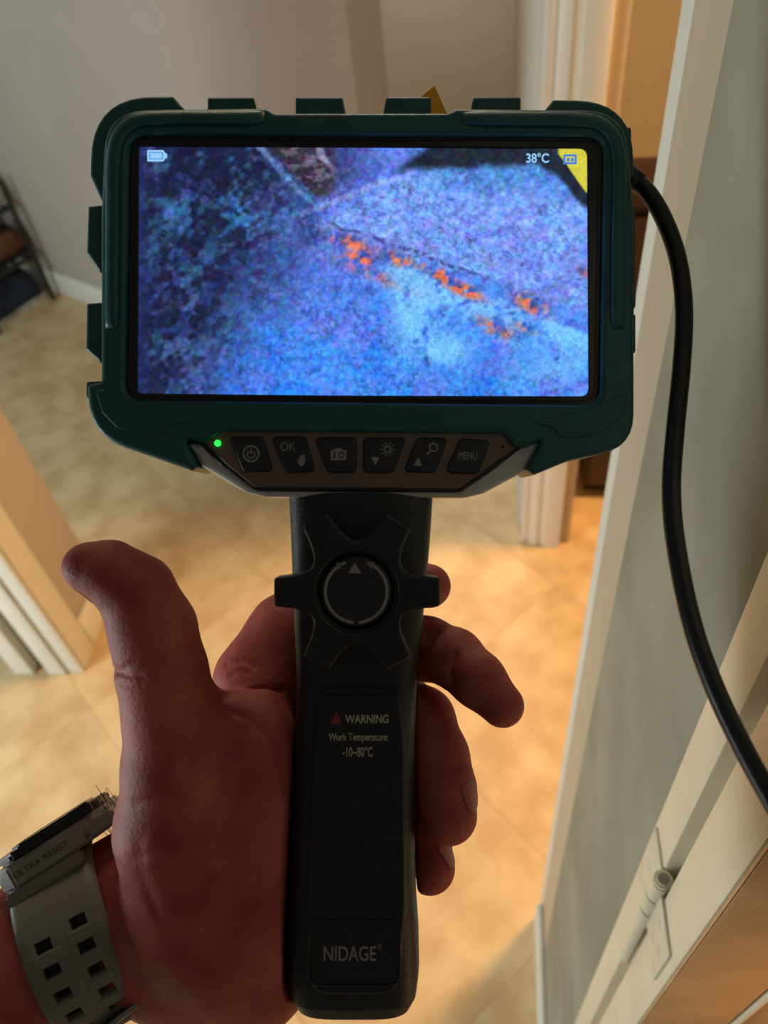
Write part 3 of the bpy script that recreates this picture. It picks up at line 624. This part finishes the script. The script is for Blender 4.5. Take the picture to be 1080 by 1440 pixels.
# flesh gives way where the handle presses into it
ypx = 720-PY*F/(1000*(D+.009)); cl = np.interp(ypx, HY, HL); cr = np.interp(ypx, HY, HR)
xl = (cl-540)/F*(D+.009)*1000; xr = (cr-540)/F*(D+.009)*1000
qx = np.abs(PX-(xl+xr)/2)-(xr-xl)/2; qz = np.abs(PZ+16)-18.3; rr_ = 5.0
ax, azz = np.maximum(qx+rr_, 0), np.maximum(qz+rr_, 0)
dh = np.sqrt(ax**2+azz**2)+np.minimum(np.maximum(qx+rr_, qz+rr_), 0)-rr_-.35
dh = np.where(ypx > 1426, 30, dh).astype(np.float32)
hand = -smin(-hand, dh, 1.5)
# creases of the skin, pressed in along lines on the palm side
IPX = 540+PX*F/(D*1000-PZ); IPY = 720-PY*F/(D*1000-PZ)
def crease(line, w=3.5, dep=.9, zmin=-40, k=1):
    global hand
    P = smooth_path(line, 14) if len(line) > 2 else np.array(line, float); lo = P.min(0)-w*3; hi = P.max(0)+w*3
    m = (IPX > lo[0]) & (IPX < hi[0]) & (IPY > lo[1]) & (IPY < hi[1]) & (np.abs(hand) < 4) & (PZ > zmin)
    x, y = IPX[m], IPY[m]; best = np.full(x.shape, 1e9)
    for a, b in zip(P[:-1], P[1:]):
        ab = b-a; t = np.clip(((x-a[0])*ab[0]+(y-a[1])*ab[1])/(ab@ab), 0, 1); best = np.minimum(best, (x-a[0]-t*ab[0])**2+(y-a[1]-t*ab[1])**2)
    hand[m] += (dep*np.exp(-best/w**2)).astype(np.float32)
for ln, w, dp in (([(165, 948), (195, 930), (225, 926)], 4, .7), ([(163, 940), (180, 950), (200, 950)], 4, .8), ([(225, 926), (252, 918), (272, 902)], 4, .8), ([(170, 962), (188, 964), (205, 958)], 3.5, .6),
                  ([(300, 990), (330, 976), (372, 968), (395, 972)], 4, .5), ([(300, 992), (318, 1000), (360, 1020), (392, 1062), (400, 1110)], 5, .45), ([(320, 935), (345, 930), (358, 938)], 4, .7), ([(325, 950), (338, 944), (350, 946)], 4, .5),
                  ([(282, 1000), (270, 1060), (238, 1108), (192, 1130)], 7, 0.45), ([(312, 1050), (300, 1120), (250, 1180), (185, 1210)], 6, 0.41), ([(340, 1110), (300, 1190), (230, 1240)], 6, 0.32),
                  ([(196, 1180), (200, 1230), (232, 1290), (280, 1340), (350, 1392)], 8, 0.36), ([(210, 1260), (240, 1320), (320, 1376)], 6, 0.45), ([(270, 1270), (320, 1300), (380, 1300)], 6, 0.27), ([(260, 1220), (310, 1250), (385, 1240)], 6, 0.22),
                  ([(641, 920), (634, 942), (638, 968)], 4, 1.0), ([(395, 1180), (320, 1215), (250, 1270)], 5, 0.27), ([(398, 1240), (330, 1275), (285, 1315)], 5, 0.27), ([(235, 1300), (300, 1370), (385, 1395)], 5, 0.32), ([(215, 1120), (275, 1100), (330, 1050)], 5, 0.32), ([(592, 1082), (625, 1080), (652, 1078)], 4, .5), ([(600, 948), (616, 962), (634, 968)], 4, .4)):
    crease(ln, w, dp)
def surface_nets(d, o, h):
    s = d < 0; n = np.array(d.shape); c = np.zeros(tuple(n-1), np.uint8); offs = [(i, j, k) for i in (0, 1) for j in (0, 1) for k in (0, 1)]
    for a in offs: c += s[a[0]:n[0]-1+a[0], a[1]:n[1]-1+a[1], a[2]:n[2]-1+a[2]]
    act = np.argwhere((c > 0) & (c < 8)); idx = np.full(tuple(n-1), -1, np.int32); idx[tuple(act.T)] = np.arange(len(act))
    val = np.stack([d[act[:, 0]+a[0], act[:, 1]+a[1], act[:, 2]+a[2]] for a in offs], 1)
    acc = np.zeros((len(act), 3)); cnt = np.zeros(len(act))
    for i, a in enumerate(offs):
        for j, b in enumerate(offs):
            if j > i and sum(abs(p-q) for p, q in zip(a, b)) == 1:
                m = (val[:, i] < 0) != (val[:, j] < 0); t = np.where(m, val[:, i]/np.where(m, val[:, i]-val[:, j], 1), 0)[:, None]
                acc += np.where(m[:, None], np.array(a)*(1-t)+np.array(b)*t, 0); cnt += m
    V = (act+acc/cnt[:, None])*h+np.array(o); Fc = []
    for ax in range(3):
        sl0 = [slice(None)]*3; sl1 = [slice(None)]*3; sl0[ax] = slice(0, -1); sl1[ax] = slice(1, None)
        e = np.argwhere(s[tuple(sl0)] != s[tuple(sl1)]); u, w = (ax+1) % 3, (ax+2) % 3
        ok = (e[:, u] > 0) & (e[:, w] > 0) & (e[:, u] < n[u]-1) & (e[:, w] < n[w]-1); e = e[ok]; q = []
        for du, dw in ((1, 1), (0, 1), (0, 0), (1, 0)):
            p = e.copy(); p[:, u] -= du; p[:, w] -= dw; q.append(idx[tuple(p.T)])
        q = np.stack(q, 1); inside = s[tuple(e.T)]; q[~inside] = q[~inside][:, ::-1]; Fc.append(q)
    return V, np.concatenate(Fc)
V, Fc = surface_nets(hand, (x0, y0, z0), HS)
me = bpy.data.meshes.new('person'); me.vertices.add(len(V)); me.vertices.foreach_set('co', (V/1000.).astype(np.float32).ravel())
me.loops.add(len(Fc)*4); me.loops.foreach_set('vertex_index', Fc.astype(np.int32).ravel()); me.polygons.add(len(Fc))
me.polygons.foreach_set('loop_start', np.arange(0, len(Fc)*4, 4, dtype=np.int32)); me.update(calc_edges=True)
me.polygons.foreach_set('use_smooth', [True]*len(Fc)); me.validate()
bm = bmesh.new(); bm.from_mesh(me)                                   # keep the largest piece only
seen = set(); best = []
for v0 in bm.verts:
    if v0.index in seen: continue
    st = [v0]; seen.add(v0.index); comp = []
    while st:
        v_ = st.pop(); comp.append(v_)
        for e_ in v_.link_edges:
            w_ = e_.other_vert(v_)
            if w_.index not in seen: seen.add(w_.index); st.append(w_)
    if len(comp) > len(best): best = comp
keep = set(v_.index for v_ in best); bmesh.ops.delete(bm, geom=[v_ for v_ in bm.verts if v_.index not in keep], context='VERTS')
bm.to_mesh(me); bm.free()
person = tag(obj('person', me, M['skin']), 'bare left hand and wrist, thumb up, fingers wrapped round the black handle', 'person')
person.matrix_world = DEVM
from mathutils.bvhtree import BVHTree
BV = BVHTree.FromPolygons([v_.co.copy() for v_ in me.vertices], [tuple(p.vertices) for p in me.polygons])
def nail(c, along, normal, ln, wd, parent=person):                  # a curved plate laid onto the finger end
    c = L(*c); t = Vector(along).normalized(); n = Vector(normal).normalized(); t = (t-n*(t@n)).normalized(); b = t.cross(n)
    vs = []; fs = []; NU, NV = 13, 13
    for i in range(NU):
        for j in range(NV):
            u = i/(NU-1)*2-1; w = j/(NV-1)*2-1; wid = math.sqrt(max(.01, 1-abs(u)**4))
            p = c+t*(u*ln/2)+b*(w*wid*wd/2); h = BV.ray_cast(p+n*.03, -n, .06)[0]
            if h is None: h = BV.find_nearest(p)[0]-n*.0006
            vs.append(h+n*(.00018-.0005*max(0, -u-.6)))
    for i in range(NU-1):
        for j in range(NV-1): a = i*NV+j; fs.append((a, a+1, a+NV+1, a+NV))
    o = obj('nail', mesh(vs, fs), M['nail'], parent); md = o.modifiers.new('thickness', 'SOLIDIFY'); md.thickness = .0004; md.offset = 0; return o
nail((652, 1120, -12), (.28, -1, 0), (1, .24, .55), .0095, .0075)
nail((634, 1202, -24), (.14, -1, 0), (1, .12, .5), .0080, .0065)
nail((112, 842, 2), (-.75, .55, 0), (-.62, -.70, .12), .012, .010)
hb = bmesh.new()
for k in range(26):
    a = L(random.uniform(150, 172), random.uniform(1120, 1180), random.uniform(-34, -22)); dr = Vector((-random.uniform(.5, 1), random.uniform(.2, 1), random.uniform(-.3, .3))).normalized()
    path = [a+dr*(.0055*s)+Vector((0, 1, 0))*(.0022*s*s) for s in np.linspace(-.5, 1, 6)]; v, f = tube(path, [.00009]*6, 4)
    vs = [hb.verts.new(p) for p in v]
    for q in f: hb.faces.new([vs[i] for i in q])
tag(obj('arm_hair', hb, M['hair'], person), kind='stuff')

# ------------------------------------------------------------------ wristwatch
watch = tag(empty('wristwatch', DEVM), 'grey resin digital wristwatch with slotted strap on the left wrist', 'watch')
def ring(th, off=0.0, u=0.0):               # th 0 = toward the lens, +90 = lower right, -90 = upper left
    a = math.radians(th); return WC+u3*(u/1000)+v3*(math.sin(a)*(WA+off))+w3*(math.cos(a)*(WB+off))
vb = [-19.5, -4.5, 11, 27, 44]; va = [-23.5, -8.5, 6.5, 22, 38]; HW = 3.4
ths = sorted(set([round(t, 2) for t in list(np.linspace(-100, 100, 56))+[q+s_*HW for q in vb+va for s_ in (-1, 1)]]))
us = [-13.6, -12.4, -11, -9.4, -4.4, -2, 0, 1.9, 6.9, 8.6, 10.4, 11.7]
bm = bmesh.new(); grid = [[bm.verts.new(ring(t, .0010 if i in (0, len(us)-1) else .0022, uu)) for i, uu in enumerate(us)] for t in ths]
def hole(tm, um):
    return (-9.4 < um < -4.4 and any(abs(tm-q) < HW for q in vb)) or (1.9 < um < 6.9 and any(abs(tm-q) < HW for q in va))
for i in range(len(ths)-1):
    for j in range(len(us)-1):
        if not hole((ths[i]+ths[i+1])/2, (us[j]+us[j+1])/2): bm.faces.new((grid[i][j], grid[i][j+1], grid[i+1][j+1], grid[i+1][j]))
bmesh.ops.recalc_face_normals(bm, faces=bm.faces)
bm.verts.ensure_lookup_table()
strap = obj('strap', bm, M['resin'], watch)
for p in strap.data.polygons: p.use_smooth = True
md = strap.modifiers.new('thickness', 'SOLIDIFY'); md.thickness = .0024; md.offset = 0
md = strap.modifiers.new('bevel', 'BEVEL'); md.width = .0005; md.segments = 2; md.limit_method = 'ANGLE'; md.angle_limit = math.radians(40)
bm = bmesh.new(); g2 = [[bm.verts.new(ring(t, .0002, uu)) for uu in (-13, -6, 0, 5, 11)] for t in np.linspace(-95, 95, 40)]
for i in range(39):
    for j in range(4): bm.faces.new((g2[i][j], g2[i][j+1], g2[i+1][j+1], g2[i+1][j]))
o = obj('strap_lining', bm, M['ink'], watch)
for p in o.data.polygons: p.use_smooth = True
# raised ribs between the slots
for q, ua, ub in [(x+7.7, -10.8, -2.6) for x in vb[:4]]+[(x+7.7, .2, 8.8) for x in va[:4]]:
    bm = bmesh.new(); gg = [[bm.verts.new(ring(q+s_, .0024, uu)) for uu in (ua, (ua+ub)/2, ub)] for s_ in (-3.6, -1.2, 1.2, 3.6)]
    for i in range(3):
        for j in range(2): bm.faces.new((gg[i][j], gg[i][j+1], gg[i+1][j+1], gg[i+1][j]))
    o = obj('rib', bm, M['resin'], watch); md = o.modifiers.new('t', 'SOLIDIFY'); md.thickness = .0026; md.offset = 0
    md = o.modifiers.new('b', 'BEVEL'); md.width = .0003; md.segments = 2
# case on the back of the wrist, seen from its edge
TC = math.radians(-97); cn = v3*math.sin(TC)+w3*math.cos(TC); cn = (cn-u3*.13).normalized(); ct = v3*math.cos(TC)-w3*math.sin(TC); ct = (ct-cn*(ct@cn)).normalized(); cu_ = ct.cross(cn); cu_ = cu_ if cu_@u3 > 0 else -cu_
CC = WC+u3*.0028+v3*(math.sin(TC)*(WA+.0012))+w3*(math.cos(TC)*(WB+.002))
def cpt(a, b, c): return CC+cu_*a+ct*b+cn*c
def cprism(name, poly, c0, c1, m, parent, bev=.0008):
    bm = bmesh.new(); vs = [bm.verts.new((a, b, c0)) for a, b in poly]; f_ = bm.faces.new(vs)
    r = bmesh.ops.extrude_face_region(bm, geom=[f_]); bmesh.ops.translate(bm, verts=[q for q in r['geom'] if isinstance(q, bmesh.types.BMVert)], vec=(0, 0, c1-c0))
    bmesh.ops.recalc_face_normals(bm, faces=bm.faces)
    if bev: bmesh.ops.bevel(bm, geom=list(bm.edges), offset=bev, segments=2, affect='EDGES')
    for q in bm.verts: q.co = cpt(*q.co)
    bmesh.ops.recalc_face_normals(bm, faces=bm.faces)
    o = obj(name, bm, m, parent)
    for p in o.data.polygons: p.use_smooth = True
    sharp(o.data, 35); return o
octo = lambda a, b, k: [(-a+k, -b), (a-k, -b), (a, -b+k), (a, b-k), (a-k, b), (-a+k, b), (-a, b-k), (-a, -b+k)]
case = cprism('case', octo(.0195, .0175, .006), -.001, .0065, M['resin2'], watch)
cprism('bezel', octo(.0175, .016, .006), .0066, .0095, M['blackrub'], watch)
cprism('lug', [(.0100, -.0175), (.0215, -.0175), (.0215, .0175), (.0100, .0175)], -.0005, .0045, M['resin2'], watch)
cprism('glass', octo(.013, .012, .005), .0096, .0102, M['film'], watch)
for a in (-.004, .0125): cprism('button', [(a-.004, .0150), (a+.004, .0150), (a+.004, .0172), (a-.004, .0172)], .0066, .0105, M['blackrub'], watch, .0006)
cprism('case_shoulder', [(-.0195, .0130), (.0075, .0130), (.0075, .0185), (-.0175, .0185)], -.0055, -.0012, M['resin'], watch)
cu = bpy.data.curves.new('t', 'FONT'); cu.body = 'ULTRA RESIST'; cu.size = 1; o = bpy.data.objects.new('t', cu); me = bpy.data.meshes.new_from_object(o); bpy.data.objects.remove(o)
xs = [q.co.x for q in me.vertices]; ys = [q.co.y for q in me.vertices]
for q in me.vertices:
    q.co = cpt(-.0125+.018*(q.co.x-min(xs))/(max(xs)-min(xs)), .01758, .0018+.0019*(q.co.y-min(ys))/(max(ys)-min(ys)))
obj('case_text', me, M['ink'], case)
# buckle at the lower edge
bk = empty('buckle'); bk.parent = watch
pp = [(50, -7), (44.5, 0), (40, 7), (38.5, 12.5), (40, 17), (45, 22), (50, 25)]
v, f = tube(smooth_path([tuple(ring(t, .0058, uu)) for t, uu in pp], 24), .0011, 8); obj('loop', mesh(v, f), M['steel'], bk)
bm = bmesh.new(); gg = [[bm.verts.new(ring(t+d_, .0052-d_*.00006, uu)) for t, uu in pp] for d_ in (1, 10, 22, 34)]
for i in range(3):
    for j in range(6): bm.faces.new((gg[i][j], gg[i][j+1], gg[i+1][j+1], gg[i+1][j]))
bmesh.ops.recalc_face_normals(bm, faces=bm.faces)
o = obj('plate', bm, M['ink'], bk); md = o.modifiers.new('t', 'SOLIDIFY'); md.thickness = .0012; md.offset = 0
